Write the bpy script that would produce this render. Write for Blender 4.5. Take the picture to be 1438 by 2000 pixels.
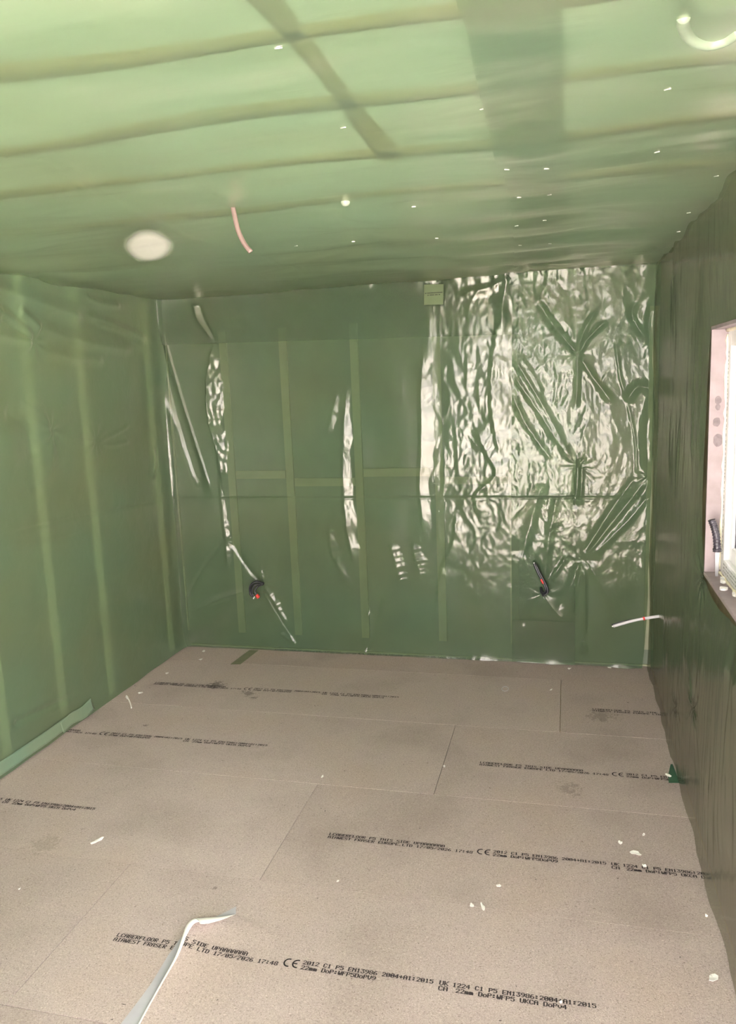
import bpy, bmesh, math, random
import numpy as np
from mathutils import Matrix, Vector

for o in list(bpy.data.objects):
    bpy.data.objects.remove(o)
scene = bpy.context.scene
COL = scene.collection

# ------------------------------------------------------------------ camera
W, H, FRONT = 2.6586, 2.0220, -4.42            # room: x 0..W, y FRONT..0, z 0..H
CAM = (2.2347, -4.1141, 1.5209)
YAW, PITCH, ROLL, FPX = 0.25093, -0.16512, 0.04023, 1538.07
Rz = Matrix.Rotation(YAW, 3, 'Z'); Rx = Matrix.Rotation(PITCH, 3, 'X'); Ry = Matrix.Rotation(ROLL, 3, 'Y')
Rm = Rz @ Rx @ Ry
right, fwd, up = Rm @ Vector((1, 0, 0)), Rm @ Vector((0, 1, 0)), Rm @ Vector((0, 0, 1))
cd = bpy.data.cameras.new('camera')
cam = bpy.data.objects.new('camera', cd); COL.objects.link(cam)
M = Matrix((right, up, -fwd)).transposed().to_4x4(); M.translation = Vector(CAM)
cam.matrix_world = M
cd.sensor_fit = 'VERTICAL'; cd.sensor_height = 36.0; cd.lens = FPX * 36.0 / 2000.0
cd.clip_start = 0.02; cd.clip_end = 200
scene.camera = cam

# ------------------------------------------------------------------ sky, exposure
world = bpy.data.worlds.new('overcast_sky'); scene.world = world; world.use_nodes = True
bg = world.node_tree.nodes['Background']
bg.inputs['Color'].default_value = (1.0, 0.935, 0.945, 1); bg.inputs['Strength'].default_value = 6.0
vs = scene.view_settings
vs.view_transform = 'Standard'; vs.look = 'None'; vs.gamma = 1.0; vs.use_curve_mapping = False
vs.exposure = 1.75
sd = bpy.data.lights.new('sun', 'SUN'); sd.energy = 38.0; sd.angle = math.radians(3); sd.color = (1.0, 0.95, 0.94)
sun = bpy.data.objects.new('sun', sd); COL.objects.link(sun)
sun.rotation_euler = Vector((0.28, 0.62, -1.0)).to_track_quat('-Z', 'Y').to_euler()     # comes in through the door behind the camera
scene.cycles.max_bounces = 10; scene.cycles.diffuse_bounces = 6; scene.cycles.transparent_max_bounces = 12
scene.cycles.sample_clamp_indirect = 6.0
DOOR_X0, DOOR_X1, DOOR_H = 1.35, 2.58, 1.97
WIN_Y0, WIN_Y1, WIN_Z0, WIN_Z1 = -2.85, -1.51, 0.875, 1.640
def portal(name, loc, rot, sx, sy):
    l = bpy.data.lights.new(name, 'AREA'); l.shape = 'RECTANGLE'; l.size = sx; l.size_y = sy
    l.cycles.is_portal = True
    o = bpy.data.objects.new(name, l); COL.objects.link(o); o.location = loc; o.rotation_euler = rot
portal('door_daylight', ((DOOR_X0 + DOOR_X1) / 2, FRONT - 0.14, DOOR_H / 2), (math.radians(90), 0, 0), DOOR_X1 - DOOR_X0, DOOR_H)
portal('window_daylight', (W + 0.15, (WIN_Y0 + WIN_Y1) / 2, (WIN_Z0 + WIN_Z1) / 2), (0, math.radians(90), 0), WIN_Z1 - WIN_Z0, WIN_Y1 - WIN_Y0)

# ------------------------------------------------------------------ crease tables (metres on each wall plane)
STAR_BACK = [(0.347,1.771),(0.543,0.394),(0.339,0.647)]
STAR_RIGHT = [(2.284,1.614),(2.291,1.058),(2.313,0.568),(2.624,0.997),(2.111,0.383),(2.656,1.424)]
STAR_LEFT = [(-1.109,1.742),(-0.716,1.283),(-1.051,1.361)]
CREASE_BACK = [
    ('saw', [(0.347,1.776),(0.294,1.566),(0.285,1.339),(0.322,1.165),(0.339,0.974)], 0.075, 19),
    ('saw', [(0.322,1.004),(0.326,0.812),(0.335,0.632),(0.331,0.486)], 0.030, 19),
    ('tent', [(0.245,1.975),(0.262,1.888),(0.346,1.775)], 0.022, 0.008),
    ('tent', [(0.275,1.975),(0.300,1.888),(0.352,1.775)], 0.022, -0.008),
    ('saw', [(1.094,1.529),(1.063,1.235),(1.049,0.927),(1.062,0.698),(1.102,0.481)], 0.048, 11),
    ('saw', [(0.954,0.726),(0.972,0.566),(1.062,0.392)], 0.045, 9),
    ('saw', [(1.040,1.469),(0.970,1.237)], 0.030, 9),
    ('saw', [(1.520,1.706),(1.492,1.466),(1.487,1.199),(1.470,0.925),(1.496,0.659)], 0.058, 7),
    ('saw', [(1.609,1.169),(1.602,0.911)], 0.030, 6),
    ('saw', [(1.671,1.288),(1.680,0.992)], 0.030, 6),
    ('saw', [(1.744,1.639),(1.732,1.445)], 0.028, 6),
    ('saw', [(1.792,1.520),(1.797,1.364)], 0.024, 6),
    ('saw', [(1.915,1.863),(1.866,1.607),(1.857,1.349),(1.901,1.097)], 0.085, 4.2),
    ('saw', [(1.764,1.299),(1.815,1.152),(1.873,1.017),(1.771,0.910),(1.790,0.781)], 0.075, 4.5),
    ('saw', [(1.669,0.828),(1.643,0.647),(1.575,0.476),(1.526,0.084)], 0.060, 6),
    ('saw', [(1.297,0.643),(1.355,0.414)], 0.050, 6),
    ('saw', [(1.420,0.644),(1.462,0.445)], 0.045, 6),
    ('saw', [(0.537,0.490),(0.543,0.394)], 0.016, 18),
    ('saw', [(0.546,0.394),(0.614,0.274),(0.676,0.160)], 0.026, 18),
    ('saw', [(0.536,0.378),(0.611,0.219),(0.725,0.042)], 0.012, 20),
    ('saw', [(0.635,0.103),(0.731,0.039)], 0.022, 16),
    ('tent', [(0.371,0.647),(0.441,0.519),(0.534,0.399)], 0.030, -0.01),
    ('tent', [(0.324,0.656),(0.182,0.483),(0.054,0.294)], 0.024, -0.008),
    ('tent', [(-0.002,1.861),(0.084,1.431),(0.222,0.907)], 0.055, -0.022),
    ('tent', [(0.036,1.859),(0.131,1.429),(0.273,0.907)], 0.020, 0.01),
    ('tent', [(1.247,0.382),(1.185,0.143),(1.133,0.015)], 0.040, -0.01),
    ('tent', [(1.166,0.262),(1.126,0.006)], 0.020, 0.008),
    ('tent', [(1.980,2.039),(1.878,1.960),(1.710,1.933)], 0.040, 0.008),
    ('tent', [(1.954,2.004),(1.928,1.907),(1.914,1.757)], 0.050, 0.01),
    ('tent', [(0.060,0.209),(0.298,0.310),(0.462,0.361)], 0.030, 0.005),
]
CREASE_RIGHT_SHEET = [
    ('tent', [(1.963,1.628),(2.114,1.367),(2.271,1.066)], 0.035, 0.006),
    ('tent', [(1.970,1.526),(2.089,1.342),(2.261,1.066)], 0.030, 0.005),
    ('tent', [(1.994,1.627),(2.064,1.522),(2.119,1.413)], 0.025, 0.004),
    ('tent', [(1.967,1.423),(2.037,1.266),(2.164,1.080)], 0.030, 0.005),
    ('tent', [(2.286,1.065),(2.286,0.961),(2.271,0.855)], 0.030, -0.01),
    ('tent', [(2.306,1.065),(2.302,0.855)], 0.022, 0.006),
    ('tent', [(2.624,0.997),(2.492,0.816),(2.318,0.579)], 0.030, 0.008),
    ('tent', [(2.563,0.998),(2.442,0.816),(2.318,0.601)], 0.030, -0.006),
    ('tent', [(2.637,0.920),(2.542,0.789),(2.344,0.580)], 0.030, 0.006),
    ('tent', [(2.311,0.560),(2.288,0.437),(2.255,0.256)], 0.020, 0.008),
    ('tent', [(2.321,0.547),(2.325,0.328),(2.321,0.147)], 0.020, 0.01),
    ('tent', [(2.344,0.553),(2.421,0.413),(2.489,0.264)], 0.040, 0.008),
    ('tent', [(2.301,0.560),(2.267,0.464),(2.190,0.296)], 0.040, -0.005),
    ('tent', [(2.521,1.367),(2.560,1.177),(2.570,0.997)], 0.012, 0.003),
    ('tent', [(2.458,1.679),(2.489,1.480),(2.519,1.367)], 0.014, 0.003),
    ('tent', [(2.514,1.367),(2.568,1.440),(2.657,1.412)], 0.045, 0.016),
    ('tent', [(2.657,1.412),(2.612,1.251),(2.624,0.997)], 0.050, 0.01),
    ('tent', [(2.421,1.767),(2.337,1.685),(2.289,1.613)], 0.025, -0.008),
    ('tent', [(2.372,1.818),(2.312,1.711),(2.284,1.614)], 0.020, 0.007),
    ('tent', [(2.165,1.756),(2.227,1.679),(2.284,1.614)], 0.030, -0.008),
    ('tent', [(2.091,1.872),(2.140,1.795),(2.190,1.718)], 0.035, -0.006),
    ('tent', [(2.284,1.614),(2.284,1.488),(2.277,1.362)], 0.025, -0.007),
    ('tent', [(2.293,1.601),(2.363,1.485),(2.461,1.356)], 0.030, 0.006),
    ('tent', [(2.111,0.391),(2.190,0.517),(2.241,0.600)], 0.022, 0.006),
    ('tent', [(2.111,0.377),(2.177,0.295),(2.216,0.255)], 0.020, 0.004),
    ('tent', [(2.098,0.377),(2.058,0.291),(2.004,0.205)], 0.030, -0.004),
    ('tent', [(2.113,0.975),(2.060,0.788),(2.006,0.569)], 0.050, -0.006),
    ('tent', [(2.190,0.922),(2.151,0.707),(2.117,0.433)], 0.040, 0.006),
    ('tent', [(2.550,1.844),(2.539,1.772),(2.595,1.672)], 0.030, -0.008),
    ('tent', [(2.625,1.815),(2.611,1.720),(2.636,1.621)], 0.025, 0.012),
    ('tent', [(2.308,0.062),(2.321,0.119),(2.337,0.063)], 0.020, 0.012),
]
CREASE_LEFT = [
    ('tent', [(-1.364,1.887),(-1.198,1.797),(-1.109,1.742)], 0.050, 0.014),
    ('tent', [(-1.413,1.766),(-1.269,1.753),(-1.109,1.742)], 0.040, 0.01),
    ('tent', [(-1.314,1.842),(-1.185,1.781),(-1.109,1.742)], 0.035, -0.012),
    ('tent', [(-1.186,1.871),(-1.110,1.834),(-1.059,1.794)], 0.050, 0.012),
    ('tent', [(-1.382,1.954),(-1.080,1.915),(-0.715,1.866)], 0.070, 0.014),
    ('tent', [(-0.712,1.883),(-0.453,1.850),(-0.134,1.786)], 0.040, 0.01),
    ('tent', [(-0.634,1.847),(-0.411,1.819),(-0.165,1.765)], 0.025, 0.006),
    ('tent', [(-0.706,1.966),(-0.573,1.948),(-0.379,1.949)], 0.035, 0.01),
    ('tent', [(-1.065,1.805),(-0.734,1.756),(-0.277,1.727)], 0.050, 0.009),
    ('tent', [(-1.046,1.707),(-0.828,1.678),(-0.576,1.669)], 0.050, 0.007),
    ('tent', [(-1.433,0.962),(-0.912,0.943),(-0.142,0.900)], 0.014, -0.004),
    ('tent', [(-1.442,0.910),(-1.152,0.871),(-0.844,0.856)], 0.020, -0.003),
    ('tent', [(-0.716,1.283),(-0.569,1.302),(-0.393,1.342)], 0.020, 0.004),
    ('tent', [(-0.716,1.283),(-0.600,1.253),(-0.407,1.257)], 0.020, 0.004),
    ('tent', [(-0.191,1.216),(-0.186,1.117),(-0.222,1.035)], 0.050, 0.008),
    ('tent', [(-1.504,0.176),(-1.376,0.165),(-1.089,0.127)], 0.030, -0.008),
    ('tent', [(-1.248,1.502),(-1.110,1.432),(-1.059,1.316)], 0.080, 0.008),
    ('tent', [(-1.059,1.316),(-1.099,1.183),(-1.249,1.114)], 0.070, 0.006),
    ('tent', [(-1.348,1.464),(-1.220,1.383),(-1.194,1.239)], 0.090, -0.008),
]
CREASE_CEIL = [
    ('tent', [(1.176,-2.591),(1.126,-2.393),(1.110,-2.191),(1.063,-1.923)], 0.016, 0.005),
    ('tent', [(1.063,-1.923),(1.036,-1.526),(1.040,-1.228)], 0.016, 0.004),
    ('tent', [(1.117,-1.289),(1.094,-0.989),(1.082,-0.631)], 0.014, 0.004),
    ('tent', [(1.157,-2.691),(1.161,-2.636),(1.172,-2.585)], 0.030, 0.006),
    ('tent', [(1.377,-2.150),(1.342,-1.990)], 0.030, 0.006),
    ('tent', [(1.568,-1.838),(1.573,-1.508),(1.620,-1.170)], 0.050, -0.006),
    ('tent', [(1.507,-1.792),(1.589,-1.691),(1.692,-1.584)], 0.040, -0.004),
]
STAPLES_CEIL_LEFT = [(1.825,-2.932),(1.512,-1.348),(1.304,-1.355),(1.805,-1.765),(1.806,-1.355),(2.080,-2.525),(1.812,-2.539)]
STAPLES_CEIL_FRONT = [(2.098,-2.153),(2.188,-2.147),(2.427,-2.159),(2.404,-2.548)]
STAPLES_CEIL_FAR = [(2.611,-1.784),(2.104,-1.766),(2.186,-1.762),(2.073,-1.375),(2.163,-1.385),(2.171,-0.981),(2.062,-0.978),(2.600,-1.379),(2.619,-0.996)]
DEBRIS = [(0.675,-1.950,0.0160,0.0440),(0.582,-2.231,0.0060,0.0090),(2.449,-1.694,0.0350,0.0200),(2.469,-1.755,0.0110,0.0170),(2.037,-1.939,0.0130,0.0130),(2.001,-2.046,0.0090,0.0360),(1.968,-2.043,0.0110,0.0140),(2.594,-2.206,0.0220,0.0260),(2.482,-1.583,0.0080,0.0160),(2.406,-1.642,0.0130,0.0150),(0.181,-0.094,0.0180,0.0330),(0.225,-0.225,0.0240,0.0230),(0.136,-0.452,0.0200,0.0210),(0.135,-0.723,0.0160,0.0250),(2.250,-0.084,0.0150,0.0220),(2.451,-0.041,0.0150,0.0220),(1.765,-1.230,0.0080,0.0160),(2.162,-0.381,0.0090,0.0260),(2.617,-1.963,0.0070,0.0090),(2.609,-1.160,0.0130,0.0250),(2.223,-2.362,0.0050,0.0060),(1.552,-2.009,0.0070,0.0100),(1.310,-1.391,0.0080,0.0150)]
# ------------------------------------------------------------------ helpers
rng = np.random.RandomState(7)
def setp(o, label=None, cat=None, group=None, kind=None):
    if label: o['label'] = label
    if cat: o['category'] = cat
    if group: o['group'] = group
    if kind: o['kind'] = kind
    return o
def mesh_obj(name, verts, faces, mat, parent=None, smooth=False):
    me = bpy.data.meshes.new(name)
    me.from_pydata([tuple(map(float, v)) for v in verts], [], faces)
    me.update()
    if smooth: me.shade_smooth()
    if mat: me.materials.append(mat)
    o = bpy.data.objects.new(name, me); COL.objects.link(o)
    if parent: o.parent = parent
    return o
def boxes(name, lst, mat, parent=None, bevel=0.0):
    bm = bmesh.new()
    for (x0, x1, y0, y1, z0, z1) in lst:
        r = bmesh.ops.create_cube(bm, size=1.0)
        for v in r['verts']:
            v.co = Vector((x0 + (v.co.x + .5) * (x1 - x0), y0 + (v.co.y + .5) * (y1 - y0), z0 + (v.co.z + .5) * (z1 - z0)))
    if bevel:
        bmesh.ops.bevel(bm, geom=bm.edges[:], offset=bevel, segments=2, affect='EDGES', profile=0.6)
    me = bpy.data.meshes.new(name); bm.to_mesh(me); bm.free()
    me.materials.append(mat)
    o = bpy.data.objects.new(name, me); COL.objects.link(o)
    if parent: o.parent = parent
    return o
def empty(name, loc=(0, 0, 0)):
    o = bpy.data.objects.new(name, None); COL.objects.link(o); o.location = loc
    o.empty_display_size = 0.05
    return o
def catmull(pts, n=8):
    P = [np.array(p, float) for p in pts]; P = [2 * P[0] - P[1]] + P + [2 * P[-1] - P[-2]]
    out = []
    for i in range(1, len(P) - 2):
        for k in range(n):
            t = k / n
            out.append(0.5 * ((2 * P[i]) + (-P[i-1] + P[i+1]) * t + (2*P[i-1] - 5*P[i] + 4*P[i+1] - P[i+2]) * t*t + (-P[i-1] + 3*P[i] - 3*P[i+1] + P[i+2]) * t**3))
    out.append(P[-2]); return out
def tube(name, pts, rad, mat, parent=None, sides=10, flat=1.0, cap=True):
    P = [np.array(p, float) for p in pts]; n = len(P)
    rads = rad if hasattr(rad, '__len__') else [rad] * n
    V, F = [], []
    ref = np.array([0.31, -0.9, 0.17])
    for i, p in enumerate(P):
        t = P[min(i+1, n-1)] - P[max(i-1, 0)]; t /= np.linalg.norm(t) + 1e-9
        a = np.cross(t, ref); a /= np.linalg.norm(a) + 1e-9; b = np.cross(t, a)
        for k in range(sides):
            th = 2 * math.pi * k / sides
            V.append(p + rads[i] * (math.cos(th) * a + flat * math.sin(th) * b))
    for i in range(n - 1):
        for k in range(sides):
            k2 = (k + 1) % sides
            F.append((i*sides + k, i*sides + k2, (i+1)*sides + k2, (i+1)*sides + k))
    if cap:
        F.append(tuple(range(sides - 1, -1, -1))); F.append(tuple((n-1)*sides + k for k in range(sides)))
    return mesh_obj(name, V, F, mat, parent, smooth=True)

# ------------------------------------------------------------------ materials
def mat(name):
    m = bpy.data.materials.new(name); m.use_nodes = True
    nt = m.node_tree; return m, nt, nt.nodes['Principled BSDF']
def simple(name, col, rough=0.6, spec=0.4, noise=0.0, scale=30.0, bump=0.0, metallic=0.0):
    m, nt, p = mat(name)
    p.inputs['Base Color'].default_value = (*col, 1); p.inputs['Roughness'].default_value = rough
    p.inputs['Specular IOR Level'].default_value = spec; p.inputs['Metallic'].default_value = metallic
    tc = nt.nodes.new('ShaderNodeTexCoord'); nz = nt.nodes.new('ShaderNodeTexNoise')
    nz.inputs['Scale'].default_value = scale; nz.inputs['Detail'].default_value = 5
    nt.links.new(tc.outputs['Object'], nz.inputs['Vector'])
    if noise:
        r = nt.nodes.new('ShaderNodeValToRGB')
        r.color_ramp.elements[0].position = 0.3; r.color_ramp.elements[1].position = 0.7
        r.color_ramp.elements[0].color = (*[c * (1 - noise) for c in col], 1)
        r.color_ramp.elements[1].color = (*[min(1, c * (1 + noise)) for c in col], 1)
        nt.links.new(nz.outputs['Fac'], r.inputs['Fac']); nt.links.new(r.outputs['Color'], p.inputs['Base Color'])
    if bump:
        b = nt.nodes.new('ShaderNodeBump'); b.inputs['Distance'].default_value = bump
        nt.links.new(nz.outputs['Fac'], b.inputs['Height']); nt.links.new(b.outputs['Normal'], p.inputs['Normal'])
    return m
def film_material(name, base, through, clear, rough, stretch, bumpd, ior=1.5):
    """green translucent polythene: tinted skin, see-through share, gloss on top tinted like the daylight"""
    m, nt, p = mat(name); L = nt.links.new; nt.nodes.remove(p)
    tc = nt.nodes.new('ShaderNodeTexCoord'); mp = nt.nodes.new('ShaderNodeMapping')
    mp.inputs['Scale'].default_value = stretch; L(tc.outputs['Object'], mp.inputs['Vector'])
    n1 = nt.nodes.new('ShaderNodeTexNoise'); n1.inputs['Scale'].default_value = 1.0; n1.inputs['Detail'].default_value = 4
    n1.inputs['Distortion'].default_value = 0.6
    L(mp.outputs['Vector'], n1.inputs['Vector'])
    b = nt.nodes.new('ShaderNodeBump'); b.inputs['Distance'].default_value = bumpd; L(n1.outputs['Fac'], b.inputs['Height'])
    n2 = nt.nodes.new('ShaderNodeTexNoise'); n2.inputs['Scale'].default_value = 2.2; n2.inputs['Detail'].default_value = 3
    L(tc.outputs['Object'], n2.inputs['Vector'])
    r = nt.nodes.new('ShaderNodeValToRGB')
    r.color_ramp.elements[0].position = 0.3; r.color_ramp.elements[1].position = 0.7
    r.color_ramp.elements[0].color = (base[0]*1.08, base[1]*0.96, base[2]*0.90, 1); r.color_ramp.elements[1].color = (base[0]*0.90, base[1]*1.04, base[2]*1.10, 1)
    L(n2.outputs['Fac'], r.inputs['Fac'])
    df = nt.nodes.new('ShaderNodeBsdfDiffuse'); L(r.outputs['Color'], df.inputs['Color']); L(b.outputs['Normal'], df.inputs['Normal'])
    t = nt.nodes.new('ShaderNodeBsdfTransparent'); t.inputs['Color'].default_value = (*through, 1)
    mx = nt.nodes.new('ShaderNodeMixShader'); mx.inputs['Fac'].default_value = clear
    L(df.outputs['BSDF'], mx.inputs[1]); L(t.outputs['BSDF'], mx.inputs[2])
    gl = nt.nodes.new('ShaderNodeBsdfGlossy'); gl.inputs['Roughness'].default_value = rough; gl.inputs['Color'].default_value = (0.95, 0.89, 0.83, 1); L(b.outputs['Normal'], gl.inputs['Normal'])  # warm colour of the doorway light put into the gloss tint
    fr = nt.nodes.new('ShaderNodeFresnel'); fr.inputs['IOR'].default_value = ior; L(b.outputs['Normal'], fr.inputs['Normal'])
    mn = nt.nodes.new('ShaderNodeMath'); mn.operation = 'MINIMUM'; mn.inputs[1].default_value = 0.45; L(fr.outputs['Fac'], mn.inputs[0])
    m2 = nt.nodes.new('ShaderNodeMixShader'); L(mn.outputs['Value'], m2.inputs['Fac']); L(mx.outputs['Shader'], m2.inputs[1]); L(gl.outputs['BSDF'], m2.inputs[2])
    L(m2.outputs['Shader'], nt.nodes['Material Output'].inputs['Surface'])
    return m
GREEN, THRU, DIM_GREEN = (0.172, 0.250, 0.158), (0.67, 0.79, 0.62), (0.110, 0.155, 0.094)  # last green: same film, back wall's dimness put into its colour
FILM_WALL = film_material('green_polythene_wall', DIM_GREEN, THRU, 0.52, 0.19, (16, 16, 9), 0.0022)
FILM_LEFT = film_material('green_polythene_lit_left', (0.180, 0.240, 0.142), THRU, 0.49, 0.28, (9, 9, 9), 0.002, 1.55)  # same film, left wall's brighter light put into a paler base
FILM_RIGHT = film_material('green_polythene_shaded_folds', (0.066, 0.096, 0.058), THRU, 0.45, 0.22, (20, 26, 5), 0.002)  # same film, right wall's shade put into a darker base
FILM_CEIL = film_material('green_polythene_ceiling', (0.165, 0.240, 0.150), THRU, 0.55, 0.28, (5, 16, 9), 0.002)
FILM_CRUMPLED = film_material('green_polythene_crumpled', DIM_GREEN, THRU, 0.50, 0.15, (40, 40, 30), 0.0007, 1.39)
TAPE = film_material('green_tape', (0.22, 0.30, 0.20), THRU, 0.12, 0.32, (30, 30, 30), 0.002)
OFFCUT = simple('dull_green_tape', (0.19, 0.20, 0.12), 0.5, 0.4, 0.1, 20)
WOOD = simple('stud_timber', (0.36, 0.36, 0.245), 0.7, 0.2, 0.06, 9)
LITWOOD = simple('lit_stud_timber', (0.92, 0.90, 0.66), 0.7, 0.2, 0.06, 9)  # same studs, paler to carry the left wall's light and show through film
JOIST = simple('joist_timber', (0.40, 0.33, 0.20), 0.7, 0.2, 0.12, 9)
SHADEDSHEATH = simple('shaded_sheathing', (0.20, 0.16, 0.10), 0.8, 0.2, 0.2, 12)  # sheathing darkened, right wall's shade put into its colour
LITBACK = simple('lit_wall_board', (0.36, 0.37, 0.27), 0.8, 0.2, 0.10, 2)  # left wall's brighter light put into a paler board colour
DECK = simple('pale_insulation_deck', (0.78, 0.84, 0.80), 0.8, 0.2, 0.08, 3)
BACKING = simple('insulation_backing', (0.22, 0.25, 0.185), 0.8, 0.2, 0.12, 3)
SHEATH = simple('timber_sheathing', (0.52, 0.38, 0.20), 0.75, 0.2, 0.25, 25)
WHITE_PVC = simple('white_window_plastic', (0.82, 0.82, 0.82), 0.3, 0.5)
REVEAL = simple('pinkish_grey_reveal_board', (0.29, 0.24, 0.245), 0.7, 0.3, 0.12, 22, 0.001)
FOAM = simple('cream_expanding_foam', (0.78, 0.72, 0.56), 0.8, 0.2, 0.1, 60, 0.004)
WHITE_SCRAP = simple('white_paper_scrap', (0.86, 0.84, 0.80), 0.6, 0.3)
STEEL = simple('staple_steel', (0.72, 0.73, 0.70), 0.3, 0.5, metallic=0.8)
BLACK = simple('black_cable_sheath', (0.025, 0.025, 0.03), 0.35, 0.5)
BLACK_TAPE = simple('black_wound_tape', (0.035, 0.03, 0.04), 0.32, 0.6, 0.4, 60, 0.003)
GREYCABLE = simple('grey_cable_sheath', (0.50, 0.48, 0.50), 0.4, 0.5)
PINKCABLE = simple('pale_brown_cable_sheath', (0.17, 0.12, 0.10), 0.4, 0.5)
RED = simple('red_tape', (0.72, 0.06, 0.05), 0.45, 0.4)
BLADE = simple('saw_blade_steel', (0.45, 0.45, 0.47), 0.3, 0.5, metallic=0.9)
INK = simple('dark_board_print', (0.03, 0.026, 0.028), 0.7, 0.1, 0.5, 400)
CARD = simple('pale_green_card', (0.125, 0.165, 0.08), 0.6, 0.3, 0.05, 20)
GREYBACK = simple('grey_backing_under_facing', (0.44, 0.43, 0.46), 0.35, 0.5, 0.08, 12)
FACEWHITE = simple('white_torn_edge', (0.84, 0.81, 0.76), 0.6, 0.3)
GROUND = simple('pale_paving_outside', (0.58, 0.55, 0.51), 0.85, 0.2, 0.1, 4)
FRONTWALL = simple('front_wall_polythene', (0.10, 0.19, 0.10), 0.4, 0.4, 0.1, 4)

def board_material():
    m, nt, p = mat('chipboard_facing'); L = nt.links.new
    tc = nt.nodes.new('ShaderNodeTexCoord')
    def noise(scale, detail=3, dist=0.0):
        n = nt.nodes.new('ShaderNodeTexNoise'); n.inputs['Scale'].default_value = scale; n.inputs['Detail'].default_value = detail
        n.inputs['Distortion'].default_value = dist; L(tc.outputs['Object'], n.inputs['Vector']); return n.outputs['Fac']
    def ramp(fac, stops):
        r = nt.nodes.new('ShaderNodeValToRGB'); e = r.color_ramp.elements
        while len(e) < len(stops): e.new(0.5)
        for k, (pos, c) in enumerate(stops): e[k].position = pos; e[k].color = (*c, 1)
        L(fac, r.inputs['Fac']); return r.outputs['Color']
    def mul(a, b, f=1.0):
        x = nt.nodes.new('ShaderNodeMix'); x.data_type = 'RGBA'; x.blend_type = 'MULTIPLY'; x.inputs['Factor'].default_value = f
        L(a, x.inputs['A']); L(b, x.inputs['B']); return x.outputs['Result']
    fine = noise(260, 4, 1.2)
    c = ramp(fine, [(0.30, (0.29, 0.235, 0.205)), (0.45, (0.475, 0.392, 0.362)), (0.58, (0.52, 0.436, 0.402)), (0.72, (0.70, 0.60, 0.55))])
    c = mul(c, ramp(noise(2.6, 4), [(0.30, (0.86, 0.85, 0.84)), (0.5, (1, 1, 1)), (0.75, (1.0, 0.97, 0.92))]))
    c = mul(c, ramp(noise(38, 3, 2), [(0.22, (0.55, 0.5, 0.45)), (0.30, (1, 1, 1)), (1.0, (1, 1, 1))]))
    oi = nt.nodes.new('ShaderNodeObjectInfo')
    c = mul(c, ramp(oi.outputs['Random'], [(0, (0.90, 0.89, 0.885)), (1, (1.0, 1.0, 1.0))]))
    # scuffs and damp stains, each at its own place on the boards
    for (sx, sy, rad, k, thr) in STAINS:
        vm = nt.nodes.new('ShaderNodeVectorMath'); vm.operation = 'DISTANCE'
        L(tc.outputs['Object'], vm.inputs[0]); vm.inputs[1].default_value = (sx, sy, 0)
        mr = nt.nodes.new('ShaderNodeMapRange'); L(vm.outputs['Value'], mr.inputs['Value'])
        mr.inputs['From Min'].default_value = 0; mr.inputs['From Max'].default_value = rad
        mr.inputs['To Min'].default_value = 0.42; mr.inputs['To Max'].default_value = 0.0
        ad = nt.nodes.new('ShaderNodeMath'); ad.operation = 'ADD'; L(mr.outputs['Result'], ad.inputs[0]); L(noise(46, 4, 1.5), ad.inputs[1])
        c = mul(c, ramp(ad.outputs['Value'], [(0.0, (1, 1, 1)), (thr, (1, 1, 1)), (thr + 0.06, (k, k, k * 0.98))]))
    L(c, p.inputs['Base Color'])
    p.inputs['Roughness'].default_value = 0.62; p.inputs['Specular IOR Level'].default_value = 0.35
    b = nt.nodes.new('ShaderNodeBump'); b.inputs['Distance'].default_value = 0.0012; L(fine, b.inputs['Height']); L(b.outputs['Normal'], p.inputs['Normal'])
    return m
STAINS = [(0.470, -0.563, 0.085, 0.42, 0.72), (0.690, -0.640, 0.085, 0.55, 0.76), (0.735, -0.690, 0.05, 0.55, 0.78), (2.386, -0.645, 0.11, 0.72, 0.72),
          (2.241, -1.316, 0.09, 0.75, 0.74), (0.358, -1.065, 0.03, 0.5, 0.78), (1.187, -2.108, 0.025, 0.6, 0.80), (0.50, -2.00, 0.10, 0.85, 0.72)]
BOARD = board_material()

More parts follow.
